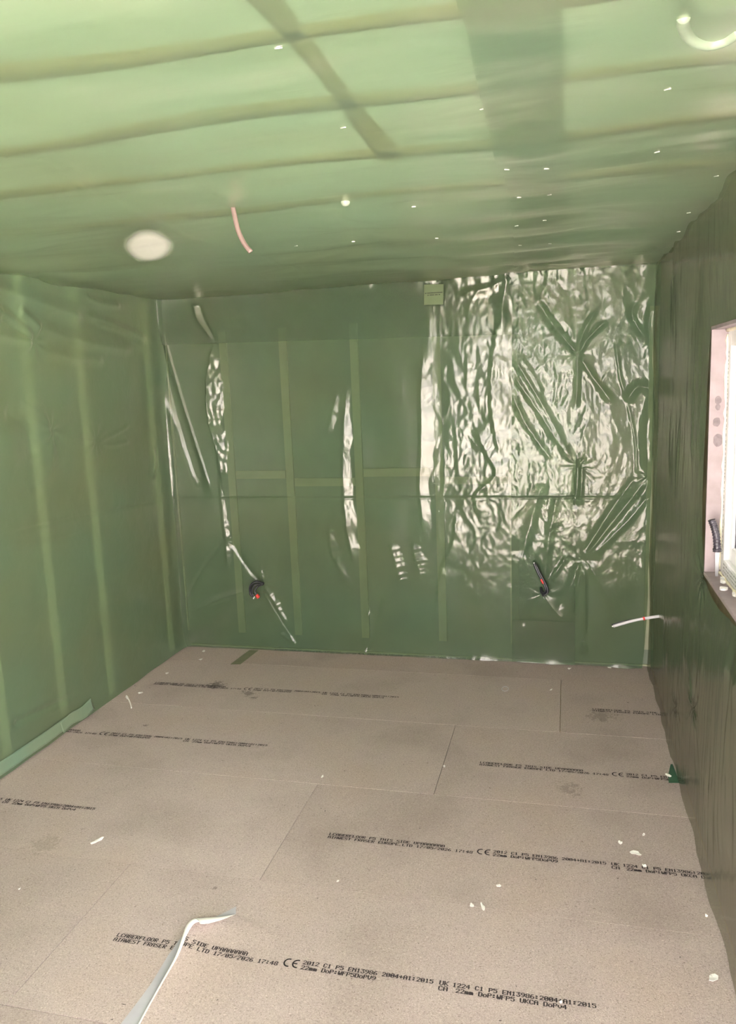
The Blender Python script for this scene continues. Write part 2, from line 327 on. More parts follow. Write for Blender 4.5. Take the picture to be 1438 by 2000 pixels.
# ------------------------------------------------------------------ noise for the wrinkles
def perlin(U, V, seed):
    r = np.random.RandomState(seed); N = 64
    ang = r.rand(N, N) * 2 * np.pi; gx, gy = np.cos(ang), np.sin(ang)
    iu, iv = np.floor(U).astype(int), np.floor(V).astype(int); fu, fv = U - iu, V - iv
    su, sv = fu*fu*fu*(fu*(fu*6-15)+10), fv*fv*fv*(fv*(fv*6-15)+10)
    def g(a, b):
        A, B = (iu + a) % N, (iv + b) % N
        return gx[A, B] * (fu - a) + gy[A, B] * (fv - b)
    return (g(0,0)*(1-su) + g(1,0)*su) * (1-sv) + (g(0,1)*(1-su) + g(1,1)*su) * sv
def ridged(U, V, seed): return 0.35 - np.abs(perlin(U, V, seed))
def sstep(x, a, b):
    t = np.clip((x - a) / (b - a), 0, 1); return t * t * (3 - 2 * t)
def crease_height(U, V, table):
    h = np.zeros_like(U)
    for kind, pts, w, a in table:
        best = np.full(U.shape, 9.0); sgn = np.zeros_like(U); par = np.zeros_like(U)
        P = [np.array(p) for p in catmull([(*p, 0) for p in pts], 4)]; n = len(P) - 1
        for i in range(n):
            d = P[i+1][:2] - P[i][:2]; L = np.linalg.norm(d) + 1e-9; d = d / L
            pu, pv = U - P[i][0], V - P[i][1]
            t = np.clip(pu * d[0] + pv * d[1], 0, L)
            dist = np.hypot(pu - t * d[0], pv - t * d[1]); m = dist < best
            best[m] = dist[m]; sgn[m] = np.sign(d[0] * pv - d[1] * pu)[m]; par[m] = ((i + t / L) / n)[m]
        if kind == 'saw':
            A = w * math.tan(math.radians(a)); wob = w * (0.70 + 0.5 * np.sin(par * math.pi) + 0.55 * perlin(par * 9 + 31 * pts[0][0], par * 0 + 3 * pts[0][1], 77))
            s = best * sgn + 0.10 * w * perlin(U * 45, V * 30, 78)
            prof = np.where(s < 0, np.clip(1 + s / 0.012, 0, 1), np.clip(1 - s / wob, 0, 1)) * (wob / w)
        else:
            A = a; prof = np.clip(1 - best / w, 0, 1); prof = prof * prof * (1.7 - 0.7 * prof)
        end = sstep(par, 0.0, 0.12) * (1 - sstep(par, 0.88, 1.0)) * 0.85 + 0.15
        h += A * prof * end
    return h
def stars(U, V, pts, amp, reach, seed):
    h = np.zeros_like(U)
    for k, (a, b) in enumerate(pts):
        du, dv = U - a, V - b; r = np.hypot(du, dv); th = np.arctan2(dv, du)
        n = 7 + (k * 3) % 5
        h += amp * np.sin(n * th + k * 1.7 + 1.2 * np.sin(2 * th + k)) * np.exp(-r / reach) * np.clip(r / 0.02, 0, 1) - 0.004 * np.exp(-(r / 0.025) ** 2)
    return h
def sheet(name, us, vs_, height, place, material, label, cat='plastic sheet', group='green polythene sheets lining the room', edge=None):
    """one film sheet: grid of (u, v) pushed into the room by height(U, V)"""
    U, V = np.meshgrid(us, vs_, indexing='ij')
    if edge: U, V = edge(U, V)
    Hh = height(U, V)
    P = place(U, V, Hh).reshape(-1, 3); nu, nv = len(us), len(vs_)
    idx = np.arange(nu * nv).reshape(nu, nv)
    F = np.stack([idx[:-1, :-1], idx[1:, :-1], idx[1:, 1:], idx[:-1, 1:]], -1).reshape(-1, 4)
    return film_obj(name, P, F, material, label, cat, group)
def film_obj(name, P, F, material, label, cat='plastic sheet', group='green polythene sheets lining the room'):
    me = bpy.data.meshes.new(name)
    me.vertices.add(len(P)); me.vertices.foreach_set('co', P.astype(np.float32).ravel())
    me.loops.add(F.size); me.polygons.add(len(F))
    me.loops.foreach_set('vertex_index', F.astype(np.int32).ravel())
    me.polygons.foreach_set('loop_start', np.arange(0, F.size, 4, dtype=np.int32))
    me.update(calc_edges=True); me.validate(); me.shade_smooth(); me.materials.append(material)
    o = bpy.data.objects.new(name, me); COL.objects.link(o)
    return setp(o, label, cat, group)
ar = lambda a, b, st: np.linspace(a, b, int(round(abs(b - a) / st)) + 1)

# ------------------------------------------------------------------ structure: floor slab, stud walls, ceiling deck, front wall, ground
floor = setp(boxes('floor', [(-0.12, W + 0.14, FRONT - 0.12, 0.12, -0.12, -0.0225)], SHEATH), kind='structure')
wall_left = setp(boxes('wall_left', [(-0.14, -0.022, FRONT - 0.12, 0.14, -0.02, H + 0.12)], LITBACK), kind='structure')
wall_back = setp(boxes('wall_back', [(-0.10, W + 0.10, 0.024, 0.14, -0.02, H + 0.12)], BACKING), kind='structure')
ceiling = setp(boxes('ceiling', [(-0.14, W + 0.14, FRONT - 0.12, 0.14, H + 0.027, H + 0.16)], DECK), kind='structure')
wall_right = setp(boxes('wall_right', [(W + 0.012, W + 0.14, WIN_Y1, 0.10, -0.02, H + 0.12), (W + 0.012, W + 0.14, FRONT - 0.12, WIN_Y0, -0.02, H + 0.12),
                                       (W + 0.012, W + 0.14, WIN_Y0, WIN_Y1, -0.02, WIN_Z0), (W + 0.012, W + 0.14, WIN_Y0, WIN_Y1, WIN_Z1, H + 0.12)], SHADEDSHEATH), kind='structure')
wall_front = setp(boxes('wall_front', [(-0.10, DOOR_X0, FRONT - 0.12, FRONT, -0.02, H + 0.12), (DOOR_X1, W + 0.012, FRONT - 0.12, FRONT, -0.02, H + 0.12),
                                       (DOOR_X0, DOOR_X1, FRONT - 0.12, FRONT, DOOR_H, H + 0.12)], FRONTWALL), kind='structure')
ground = setp(mesh_obj('ground', [(-40, -40, -0.16), (40, -40, -0.16), (40, 40, -0.16), (-40, 40, -0.16)], [(0, 1, 2, 3)], GROUND), kind='structure')
# timbers that show through the film
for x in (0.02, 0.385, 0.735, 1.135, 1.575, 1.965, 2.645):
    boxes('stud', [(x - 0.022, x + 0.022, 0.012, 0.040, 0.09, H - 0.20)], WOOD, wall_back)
boxes('sole_plate', [(0.0, W, 0.012, 0.040, -0.02, 0.008)], WOOD, wall_back)
boxes('top_plate', [(0.0, W, 0.012, 0.040, H + 0.03, H + 0.10)], WOOD, wall_back)
for (x0, x1, z0, z1) in ((0.41, 0.71, 1.000, 1.045), (0.76, 1.11, 0.955, 1.000), (1.16, 1.55, 1.005, 1.050), (1.60, 1.94, 0.96, 1.0)):
    boxes('noggin', [(x0, x1, 0.015, 0.040, z0, z1)], WOOD, wall_back)
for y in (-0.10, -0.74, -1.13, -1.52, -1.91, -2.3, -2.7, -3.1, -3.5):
    boxes('stud', [(-0.040, -0.012, y - 0.022, y + 0.022, 0.0, H)], LITWOOD, wall_left)
def waney(name, y, x0, x1, wd, seed, along='x', amp=0.022):
    """rough-edged timber just above the ceiling film"""
    r = random.Random(seed); n = 40; V, F = [], []
    p1, p2, p3 = r.uniform(0, 6), r.uniform(0, 6), r.uniform(0, 6)
    for i in range(n + 1):
        t = x0 + (x1 - x0) * i / n; c = y + amp * math.sin(3.1 * t + p1) + 0.5 * amp * math.sin(7.3 * t + p2); w = wd * (1 + 0.35 * math.sin(4.7 * t + p3))
        for (o, z) in ((-w, H + 0.040), (-w, H + 0.018), (w, H + 0.018), (w, H + 0.040)):
            V.append((t, c + o, z) if along == 'x' else (c + o, t, z))
    for i in range(n):
        for a in range(3): F.append((4*i + a, 4*i + a + 1, 4*i + 5 + a, 4*i + 4 + a))
    return mesh_obj(name, V, F, JOIST, ceiling, True)
for k, y in enumerate((-1.78, -2.20, -2.545, -2.885, -3.25, -3.65, -4.05, -4.45)):
    waney('joist', y, 0.0, W, 0.022, k)
waney('batten', 1.825, FRONT, -2.15, 0.022, 33, 'y', 0.006)

# ------------------------------------------------------------------ floor boards with their print and the torn facing
FONT = {'A': '0E11111F111111', 'B': '1E11111E11111E', 'C': '0E11101010110E', 'D': '1E11111111111E', 'E': '1F10101E10101F', 'F': '1F10101E101010',
 'H': '1111111F111111', 'I': '0E04040404040E', 'K': '11121418141211', 'L': '1010101010101F', 'N': '11191513111111', 'O': '0E11111111110E',
 'P': '1E11111E101010', 'R': '1E11111E141211', 'S': '0F10100E01011E', 'T': '1F040404040404', 'U': '1111111111110E', 'V': '11111111110A04',
 'W': '1111111515150A', 'm': '00001A15151515', 'o': '00000E1111110E', 'v': '00001111110A04', '0': '0E11131519110E', '1': '040C040404040E',
 '2': '0E11010204081F', '3': '1F02040201110E', '4': '02060A121F0202', '5': '1F101E0101110E', '6': '0608101E11110E', '7': '1F010204080808',
 '8': '0E11110E11110E', '9': '0E11110F01020C', '/': '00010204081000', ':': '000C0C000C0C00', '+': '0004041F040400'}
def glyph_quads(ch, x, y, dx, dy, bold=0.0):
    q = []
    if ch not in FONT: return q
    for r in range(7):
        row = int(FONT[ch][2*r:2*r+2], 16); c = 0
        while c < 5:
            if row >> (4 - c) & 1:
                c0 = c
                while c < 5 and row >> (4 - c) & 1: c += 1
                q.append((x + c0*dx - bold, x + c*dx + bold, y + (6-r)*dy, y + (7-r)*dy - dy*0.04))
            else: c += 1
    return q
ADV = 0.0117
def print_quads(x0, yc):
    q = []
    for txt, ox, oy in (('LCABERFLOOR P5 THIS SIDE UPAAAAAAA', 0.0, 0.0015), ('AIAWEST FRASER EUROPE LTD 17/05/2026 17:48', 0.0, -0.0165),
                        ('2012 C1 P5 EN13986 2004+A1:2015', 0.555, 0.0015), ('22mm DoP:WFP5DoPV9', 0.555, -0.0165),
                        ('1224 C1 P5 EN13986:2004+A1:2015', 0.955, 0.0015), ('22mm DoP:WFP5 UKCA DoPv4', 0.965, -0.0165)):
        for i, ch in enumerate(txt): q += glyph_quads(ch, x0 + ox + i*(ADV if ox < 0.1 else 0.01135), yc + oy, 0.00185, 0.00205, 0.0007)
    for txt, oy in (('UK', 0.0015), ('CA', -0.0165)):
        for i, ch in enumerate(txt): q += glyph_quads(ch, x0 + 0.921 + i*0.0125, yc + oy, 0.0021, 0.0022, 0.0006)
    return q
def ce_polys(x0, yc):
    polys = []
    for cx, bar in ((x0 + 0.517, False), (x0 + 0.541, True)):
        for k in range(10):
            a0, a1 = math.radians(75 + k*21), math.radians(75 + (k+1)*21)
            polys.append([(cx + 0.0145*math.cos(a0), yc + 0.0155*math.sin(a0)), (cx + 0.0145*math.cos(a1), yc + 0.0155*math.sin(a1)),
                          (cx + 0.0102*math.cos(a1), yc + 0.0112*math.sin(a1)), (cx + 0.0102*math.cos(a0), yc + 0.0112*math.sin(a0))])
        if bar: polys.append([(cx - 0.011, yc - 0.002), (cx + 0.000, yc - 0.002), (cx + 0.000, yc + 0.002), (cx - 0.011, yc + 0.002)])
    return polys
# torn facing: the free edge runs from the far tip round a lifted corner to the front
EDGE = [(1.300, -2.212), (1.262, -2.240), (1.226, -2.262), (1.200, -2.285), (1.196, -2.315), (1.204, -2.355), (1.216, -2.42), (1.221, -2.50), (1.229, -2.62), (1.250, -2.80), (1.27, -2.95)]
LIFT = [0.0008, 0.008, 0.016, 0.024, 0.026, 0.022, 0.015, 0.010, 0.007, 0.005, 0.005]
NIN = np.array((0.944, -0.330)); QD = np.array((0.330, 0.944)); FLAP_T = 0.20
Eq = np.array([np.dot(e, QD) for e in EDGE]); Et = np.array([np.dot(e, NIN) for e in EDGE])
def flap_z(x, y):
    q = x * QD[0] + y * QD[1]; t = x * NIN[0] + y * NIN[1]
    if q > Eq[0] or q < Eq[-1]: return None
    e = np.interp(-q, -Eq, Et); h = np.interp(-q, -Eq, np.array(LIFT)); d = t - e
    if d < 0 or d > FLAP_T: return None
    return 0.0009 + h * (1 - d / FLAP_T) ** 3
def print_mesh(x0, yc, xa, xb, panel):
    V, F = [], []
    for (a, b, c, d) in print_quads(x0, yc):
        poly = [(a, c), (b, c), (b, d), (a, d)]
        if b > xb or a < xa: continue
        zz = [flap_z(*p) for p in poly]
        F.append(tuple(range(len(V), len(V) + 4)))
        V += [(p[0], p[1], 0.0004 if z is None else z + 0.0006) for p, z in zip(poly, zz)]
    for poly in ce_polys(x0, yc):
        if max(p[0] for p in poly) > xb or min(p[0] for p in poly) < xa: continue
        F.append(tuple(range(len(V), len(V) + 4)))
        V += [(p[0], p[1], 0.0004 if flap_z(*p) is None else flap_z(*p) + 0.0006) for p in poly]
    if F:
        o = mesh_obj('printed_lettering', V, F, INK, panel); o['label'] = 'dark dotted board print'
PITCH_X, XLO, XHI = 2.212, -0.035, W + 0.005
row_tops = [0.06] + [-0.243 - 0.6 * k for k in range(8)]
torn_panel = None
for r in range(8):
    y1, y0 = row_tops[r], max(row_tops[r + 1], FRONT)
    j = 2.208 - 0.45 * (r - 1)
    while j > XLO: j -= PITCH_X
    while j < XHI:
        xa, xb = max(j, XLO), min(j + PITCH_X, XHI)
        if xb - xa > 0.03:
            g, c, top = 0.0009, 0.0004, float(rng.uniform(-0.0005, 0.0))
            V = []
            for (i, z) in ((g + c, top), (g, top - c), (g, -0.022)):
                V += [(xa + i, y0 + i, z), (xb - i, y0 + i, z), (xb - i, y1 - i, z), (xa + i, y1 - i, z)]
            F = [(0, 1, 2, 3)] + [(a + 4*l, 4*l + 4 + a, 4*l + 4 + (a+1) % 4, (a+1) % 4 + 4*l) for l in range(2) for a in range(4)]
            pn = mesh_obj('floor_panel', V, F, BOARD, floor)
            yc = (-0.001 if r == 0 else -0.585 - 0.5925 * (r - 1))
            if y0 < yc < y1 and r <= 5: print_mesh(j + 0.143, yc, XLO + 0.02, XHI, pn)
            if r == 4 and xa > 0.5: torn_panel = pn
        j += PITCH_X
# flap, its white torn lip and the grey strip laid bare
V, F = [], []
EP = [np.array(p) for p in catmull([(e[0], e[1], l) for e, l in zip(EDGE, LIFT)], 5)]
NT = 14
for e in EP:
    for k in range(NT + 1):
        d = FLAP_T * k / NT; p = e[:2] + NIN * d
        V.append((p[0], p[1], 0.0009 + max(e[2], 0.0) * (1 - d / FLAP_T) ** 3))
for i in range(len(EP) - 1):
    for k in range(NT):
        a = i * (NT + 1) + k; F.append((a, a + 1, a + NT + 2, a + NT + 1))
flap = mesh_obj('peeled_facing', V, F, BOARD, torn_panel, smooth=True); flap['label'] = 'lifted flap of brown board facing'
V, F = [], []
for i, e in enumerate(EP):
    s = i / (len(EP) - 1)
    w = float(np.interp(s, [0, 0.08, 0.18, 0.30, 0.38, 0.5, 0.7, 1], [0.001, 0.020, 0.040, 0.042, 0.024, 0.012, 0.006, 0.005]))
    tng = EP[min(i+1, len(EP)-1)] - EP[max(i-1, 0)]; nrm = np.array((-tng[1], tng[0])); nrm /= np.linalg.norm(nrm) + 1e-9
    if nrm @ NIN < 0: nrm = -nrm
    for k in range(5):
        t = k / 4.0; p = e[:2] - nrm * 0.002 * math.sin(t * math.pi) + nrm * w * t
        V.append((p[0], p[1], 0.0012 + e[2] + 0.30 * w * math.sin(t * math.pi * 0.75) + 0.0008 * t))
for i in range(len(EP) - 1):
    for k in range(4): a = i*5 + k; F.append((a, a + 1, a + 6, a + 5))
lip = mesh_obj('torn_lip', V, F, FACEWHITE, torn_panel, smooth=True); lip['label'] = 'curled white torn edge'
bare = [(1.286, -2.176), (1.243, -2.236), (1.196, -2.282), (1.186, -2.33), (1.184, -2.40), (1.190, -2.50), (1.188, -2.56), (1.183, -2.64), (1.172, -2.90), (1.30, -2.90), (1.262, -2.6), (1.25, -2.4), (1.26, -2.3), (1.302, -2.216)]
o = mesh_obj('exposed_backing', [(x, y, 0.0007) for x, y in bare], [tuple(range(len(bare)))], GREYBACK, torn_panel); o['label'] = 'grey strip laid bare by the tear'

# ------------------------------------------------------------------ film on the back wall
def h_back(U, V):
    m = sstep(U, 1.45, 1.75); low = 1 - sstep(V, 0.25, 0.55)
    h = 0.016 + 0.005 * perlin(U * 2.3, V * 1.3, 3) + 0.0035 * perlin(U * 7 + 3, V * 2.2, 4)
    h += (0.0016 + 0.0038 * m) * ridged(U * 11 + 0.7 * perlin(U*6, V*6, 21), V * 5, 5) + (0.0004 + 0.0026 * m) * ridged(U * 30, V * 17, 6) * (1 - 0.5*low)
    h += crease_height(U, V, CREASE_BACK) + stars(U, V, STAR_BACK, 0.002, 0.04, 2)
    h += -0.0045 * np.clip(1 - np.abs(V - 0.893) / 0.008, 0, 1) + 0.0016 * np.clip(1 - np.abs(V - 0.906) / 0.010, 0, 1)
    h += 0.045 * np.exp(-np.clip(U, 0, 9) / 0.028) * (0.7 + 0.5 * perlin(U * 3, V * 2.2, 12))
    h += 0.012 * np.exp(-V / 0.035) * (0.6 + perlin(U * 7, V, 8))
    h += 0.006 * np.exp(-(H - V) / 0.03) * (1 + 2 * perlin(U * 9, V * 4, 9))
    return np.maximum(h, 0.001)
place_back = lambda U, V, Hh: np.stack([U, -Hh, V], -1)
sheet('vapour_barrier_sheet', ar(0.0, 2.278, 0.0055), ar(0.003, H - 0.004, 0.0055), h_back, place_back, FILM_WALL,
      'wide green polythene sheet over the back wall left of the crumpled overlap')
def h_right(U, V):
    up_ = sstep(V, 0.28, 0.6); big = 1 - 0.6 * sstep(V, 0.75, 1.0) * (1 - sstep(V, 1.0, 1.1))
    h = 0.030 + 0.006 * perlin(U * 3.1 + 1, V * 1.7, 31) + 0.004 * perlin(U * 8, V * 3.5, 32)
    wu = U + 0.012 * perlin(U * 9, V * 9, 44); wv = V + 0.02 * perlin(U * 7, V * 7, 45)
    h += (0.001 + 0.0070 * up_) * ridged(wu * 9, wv * 4.5, 33) + (0.0004 + 0.0032 * up_) * ridged(wu * 21, wv * 12, 34) + 0.0018 * up_ * ridged(wu * 46, wv * 30, 35)
    h += 1.25 * crease_height(U, V, CREASE_RIGHT_SHEET) + stars(U, V, STAR_RIGHT, 0.0028, 0.05, 3)
    h += -0.005 * np.clip(1 - np.abs(V - 0.893) / 0.007, 0, 1) + 0.0018 * np.clip(1 - np.abs(V - 0.906) / 0.010, 0, 1)
    h += 0.030 * np.exp(-(2.64 - U) / 0.022) * (0.5 + 0.9 * np.abs(perlin(U * 2, V * 3.1, 36)))
    h += 0.010 * np.exp(-V / 0.03) * (0.6 + perlin(U * 9, V, 38)) + 0.010 * np.exp(-(H - V) / 0.035) * (0.6 + 1.6 * perlin(U * 12, V * 6, 37))
    return np.maximum(h, 0.018)
def edge_right(U, V):
    s = (U - 1.962) / (2.64 - 1.962)
    e1 = np.interp(V, [0.0, 0.283, 0.945, 1.35, 1.573, 2.02], [2.612, 2.629, 2.637, 2.646, 2.630, 2.645]) + 0.004 * perlin(V * 9, V * 3, 51)
    e0 = np.interp(V, [0, 0.26, 1.08, 1.854, 2.02], [1.952, 1.953, 1.957, 1.970, 1.950])
    return e0 + s * (e1 - e0), np.where(V < 0.1, V + 0.012 * perlin(U * 8, V * 0 + 2.3, 52) * (1 - V / 0.1), V)
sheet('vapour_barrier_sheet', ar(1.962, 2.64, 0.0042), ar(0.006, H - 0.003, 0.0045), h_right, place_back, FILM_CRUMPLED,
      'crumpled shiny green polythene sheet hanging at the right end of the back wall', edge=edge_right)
def h_lap(U, V):
    return 0.004 + h_back(U, np.minimum(V, 2.0)) + 0.004 * np.abs(perlin(U * 4, V * 3, 61)) + 0.014 * np.exp(-(H - V) / 0.028) * (0.5 + 1.5 * np.abs(perlin(U * 7, V * 3, 62)))
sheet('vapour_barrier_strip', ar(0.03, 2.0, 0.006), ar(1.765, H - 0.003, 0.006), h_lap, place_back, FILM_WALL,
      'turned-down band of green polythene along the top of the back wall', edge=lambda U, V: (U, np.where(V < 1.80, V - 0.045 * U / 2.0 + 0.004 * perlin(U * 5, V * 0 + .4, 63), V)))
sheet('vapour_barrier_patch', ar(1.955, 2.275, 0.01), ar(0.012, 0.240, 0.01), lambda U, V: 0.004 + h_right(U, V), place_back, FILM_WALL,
      'low rectangular green polythene patch at the foot of the crumpled sheet')

# ------------------------------------------------------------------ film on the left wall
def h_left(U, V):                                # U = y, V = z
    h = 0.014 + 0.006 * perlin(U * 1.6 + 9, V * 1.2, 71) + 0.004 * perlin(U * 3 + V * 2.0, V * 7 - U * 2.2, 72) * sstep(V, 1.2, 1.7)
    h += 0.0014 * ridged(U * 9, V * 8, 73) + 0.0005 * ridged(U * 26, V * 22, 74)
    h += 1.15 * crease_height(U, V, CREASE_LEFT) + stars(U, V, STAR_LEFT, 0.003, 0.06, 5)
    h += 0.010 * sstep(V, 1.55, 1.85) * ridged(U * 1.3 + V * 2.4, V * 6.5 - U * 1.1, 75)
    h += 0.018 * np.exp(-(((U + 1.36) / 0.11) ** 2 + ((V - 1.30) / 0.10) ** 2))
    h += 0.030 * np.exp(np.clip(U, -9, 0) / 0.03) + 0.030 * np.exp(-V / 0.035) * (0.7 + 0.6 * perlin(U * 4, V, 76))
    h += 0.006 * np.exp(-(H - V) / 0.03) * (1 + 2 * perlin(U * 7, V * 4, 77))
    return np.maximum(h, 0.001)
place_left = lambda U, V, Hh: np.stack([Hh, U, V], -1)
us = np.concatenate([ar(FRONT + 0.01, -1.8, 0.03)[:-1], ar(-1.8, -0.004, 0.007)])
sheet('vapour_barrier_sheet', us, ar(0.003, H - 0.003, 0.0075), h_left, place_left, FILM_LEFT, 'smooth green polythene sheet covering the whole left wall')

# ------------------------------------------------------------------ film on the right wall, cut open round the window
HOLE = np.array([(-1.505, 1.641), (-1.492, 1.516), (-1.470, 1.231), (-1.464, 1.001), (-1.490, 0.880), (-1.530, 0.857), (-1.578, 0.846), (-1.677, 0.841), (-1.798, 0.843),
                 (-1.905, 0.857), (-1.99, 0.868), (-2.4, 0.872), (-2.88, 0.865), (-2.89, 1.3), (-2.88, 1.645), (-2.3, 1.638)])
def inside(px, py, poly):
    c = np.zeros(px.shape, bool); n = len(poly)
    for i in range(n):
        x1, y1 = poly[i]; x2, y2 = poly[(i + 1) % n]
        with np.errstate(divide='ignore', invalid='ignore'):
            c ^= ((y1 > py) != (y2 > py)) & (px < (x2 - x1) * (py - y1) / (y2 - y1 + 1e-12) + x1)
    return c
def h_rw(U, V):
    h = 0.012 + 0.006 * perlin(U * 2.0, V * 1.0, 81) + 0.0045 * perlin(U * 6, V * 0.9 + 4, 82)
    wu = U + 0.04 * perlin(U * 2, V * 1.6, 83)
    h += np.clip(0.5 + 1.6 * perlin(U * 2.7, V * 1.9, 89), 0.05, 1.3) * (0.35 + 0.65 * sstep(V, 0.0, 0.3)) * (0.20 + 0.80 * sstep(H - V, 0.0, 0.22)) * (0.030 * ridged(wu * 6 + 0.5 * V, V * 0.9, 84) + 0.013 * ridged(wu * 17, V * 1.9, 85)) + 0.0012 * ridged(wu * 40, V * 7, 86)
    h += 0.006 * np.exp(-(H - V) / 0.05) * (0.6 + 1.0 * perlin(U * 9, V * 5, 87)) + 0.012 * np.exp(-V / 0.05) * (0.5 + 1.2 * perlin(U * 5, V, 88))
    d = np.abs(U + 1.46) + np.abs(np.clip(V, 0.85, 1.64) - V)
    h = h * (0.35 + 0.65 * np.clip(np.hypot(np.clip(-1.46 - U, -9, 0), np.clip(np.maximum(V - 1.64, 0.85 - V), 0, 9)) / 0.10, 0, 1)) if True else h
    for k, (a, b, s) in enumerate(((-1.50, 0.86, 0.008), (-1.06, 0.235, 0.005), (-1.45, 0.40, 0.007))):
        r = np.hypot(U - a, V - b); th = np.arctan2(V - b, U - a)
        h += s * np.sin(9 * th + k) * np.exp(-r / 0.12) * np.clip(r / 0.03, 0, 1)
    return np.maximum(h, 0.0005)
us = np.concatenate([ar(FRONT + 0.01, -3.0, 0.03)[:-1], ar(-3.0, -2.2, 0.012)[:-1], ar(-2.2, -0.006, 0.006)]); vv = ar(0.003, H - 0.003, 0.0085)
U, V = np.meshgrid(us, vv, indexing='ij')
ins = inside(U, V, HOLE); nu, nv = len(us), len(vv); idx = np.arange(nu * nv).reshape(nu, nv)
keep = ~(ins[:-1, :-1] & ins[1:, :-1] & ins[1:, 1:] & ins[:-1, 1:])
Fq = np.stack([idx[:-1, :-1], idx[1:, :-1], idx[1:, 1:], idx[:-1, 1:]], -1)[keep]
edge_v = np.zeros(nu * nv, bool); edge_v[Fq.ravel()] = True; edge_v &= ins.ravel()
Uf, Vf = U.ravel().copy(), V.ravel().copy()
for i in np.nonzero(edge_v)[0]:
    best = (9, 0, 0)
    for k in range(len(HOLE)):
        a, b = HOLE[k], HOLE[(k + 1) % len(HOLE)]; d = b - a; t = np.clip(((Uf[i] - a[0]) * d[0] + (Vf[i] - a[1]) * d[1]) / (d @ d), 0, 1); q = a + t * d
        ds = math.hypot(Uf[i] - q[0], Vf[i] - q[1])
        if ds < best[0]: best = (ds, q[0], q[1])
    Uf[i], Vf[i] = best[1], best[2]
Hh = h_rw(Uf, Vf); used = np.unique(Fq); remap = -np.ones(nu * nv, int); remap[used] = np.arange(len(used))
film_obj('vapour_barrier_sheet', np.stack([W - Hh, Uf, Vf], -1)[used], remap[Fq], FILM_RIGHT, 'shaded vertically pleated green polythene sheet on the right wall, cut open round the window')

# ------------------------------------------------------------------ film under the ceiling (three sheets, lapped)
def h_ceil(U, V):                                # U = x, V = y, height = downwards
    sag = 0.5 - 0.5 * np.cos(2 * np.pi * (V + 2.545) / 0.36)
    calm = 1 - 0.95 * np.exp(-((U - 0.823) / 0.30) ** 2 - ((V + 1.526) / 0.42) ** 2)
    h = 0.008 + calm * (0.020 * sag * (0.6 + 0.8 * perlin(U * 1.5, V * 1.5, 91)) + 0.022 * perlin(U * 1.1 + 0.4 * V, V * 3.2, 92) + 0.020 * perlin(U * 2.4 + 2, V * 6, 93))
    h += 0.0045 * ridged(U * 3.2 + V, V * 11, 94) + 0.0012 * ridged(U * 9, V * 30, 95)
    h += crease_height(U, V, CREASE_CEIL)
    h += 0.004 * sstep(V, -0.7, -0.1) * ridged(U * 4, V * 16, 96) * sstep(U, 1.6, 2.2)
    for k, (a, b) in enumerate(((2.60, -0.55), (2.05, -0.35))):
        r = np.hypot(U - a, V - b); th = np.arctan2(V - b, U - a); h += 0.006 * np.sin(11 * th + k) * np.exp(-r / 0.22) * np.clip(r / 0.05, 0, 1)
    return np.maximum(h, 0.001)
place_ceil = lambda U, V, Hh: np.stack([U, V, H - Hh], -1)
vs_c = np.concatenate([ar(FRONT + 0.01, -3.3, 0.04)[:-1], ar(-3.3, -0.004, 0.009)])
c1 = sheet('vapour_barrier_sheet', ar(0.003, 2.228, 0.012), vs_c, h_ceil, place_ceil, FILM_CEIL, 'broad green polythene sheet under the ceiling left of the dark overlap strip')
def edge_front(U, V):
    e0 = np.interp(V, [-4.9, -2.951, -2.475, -2.156, -2.05], [2.14, 2.098, 2.082, 2.078, 2.078]); s = (U - 2.08) / (W - 0.003 - 2.08)
    return e0 + s * (W - 0.003 - e0), np.where(V > -2.25, V + 0.012 * perlin(U * 6, V * 0 + 1.5, 98) * (V + 2.25) / 0.15, V)
vs_f = np.concatenate([ar(FRONT + 0.01, -3.3, 0.04)[:-1], ar(-3.3, -2.108, 0.009)])
c2 = sheet('vapour_barrier_sheet', ar(2.08, W - 0.003, 0.010), vs_f, lambda U, V: h_ceil(U, V) + 0.010, place_ceil, FILM_CEIL,
           'near green polythene sheet under the ceiling right of the dark overlap strip', edge=edge_front)
def edge_far(U, V):
    e0 = np.interp(V, [-2.2, -1.98, -1.605, -0.832, 0], [2.082, 2.086, 2.073, 2.032, 1.975]); s = (U - 2.08) / (W - 0.003 - 2.08)
    return e0 + s * (W - 0.003 - e0), V
c3 = sheet('vapour_barrier_sheet', ar(2.08, W - 0.003, 0.008), ar(-2.165, -0.004, 0.008), lambda U, V: h_ceil(U, V) + 0.004, place_ceil, FILM_CEIL,
           'far green polythene sheet under the ceiling by the right wall', edge=edge_far)

# staples, small bright bars through the film
def staple(parent, c, ax, hgt):
    n = {'ceil': 2, 'back': 1}[hgt[0]]
    L, r = 0.0060, 0.0012
    a = random.Random(int(c[0] * 1e4)).uniform(-0.5, 0.5)
    d = np.array((math.cos(a), math.sin(a), 0)) if n == 2 else np.array((math.cos(a), 0, math.sin(a)))
    c = np.array(c)
    return tube('staple', [c - d * L - np.eye(3)[n] * 0 , c - d * L * 0.5, c + d * L * 0.5, c + d * L], r, STEEL, parent, sides=6)
def ceil_staples(parent, pts, extra):
    for (x, y) in pts:
        hh = float(h_ceil(np.array([[x]]), np.array([[y]]))[0, 0]) + extra
        staple(parent, (x, y, H - hh - 0.001), None, ('ceil',))
ceil_staples(c1, STAPLES_CEIL_LEFT, 0.0); ceil_staples(c2, STAPLES_CEIL_FRONT, 0.010); ceil_staples(c3, STAPLES_CEIL_FAR, 0.004)

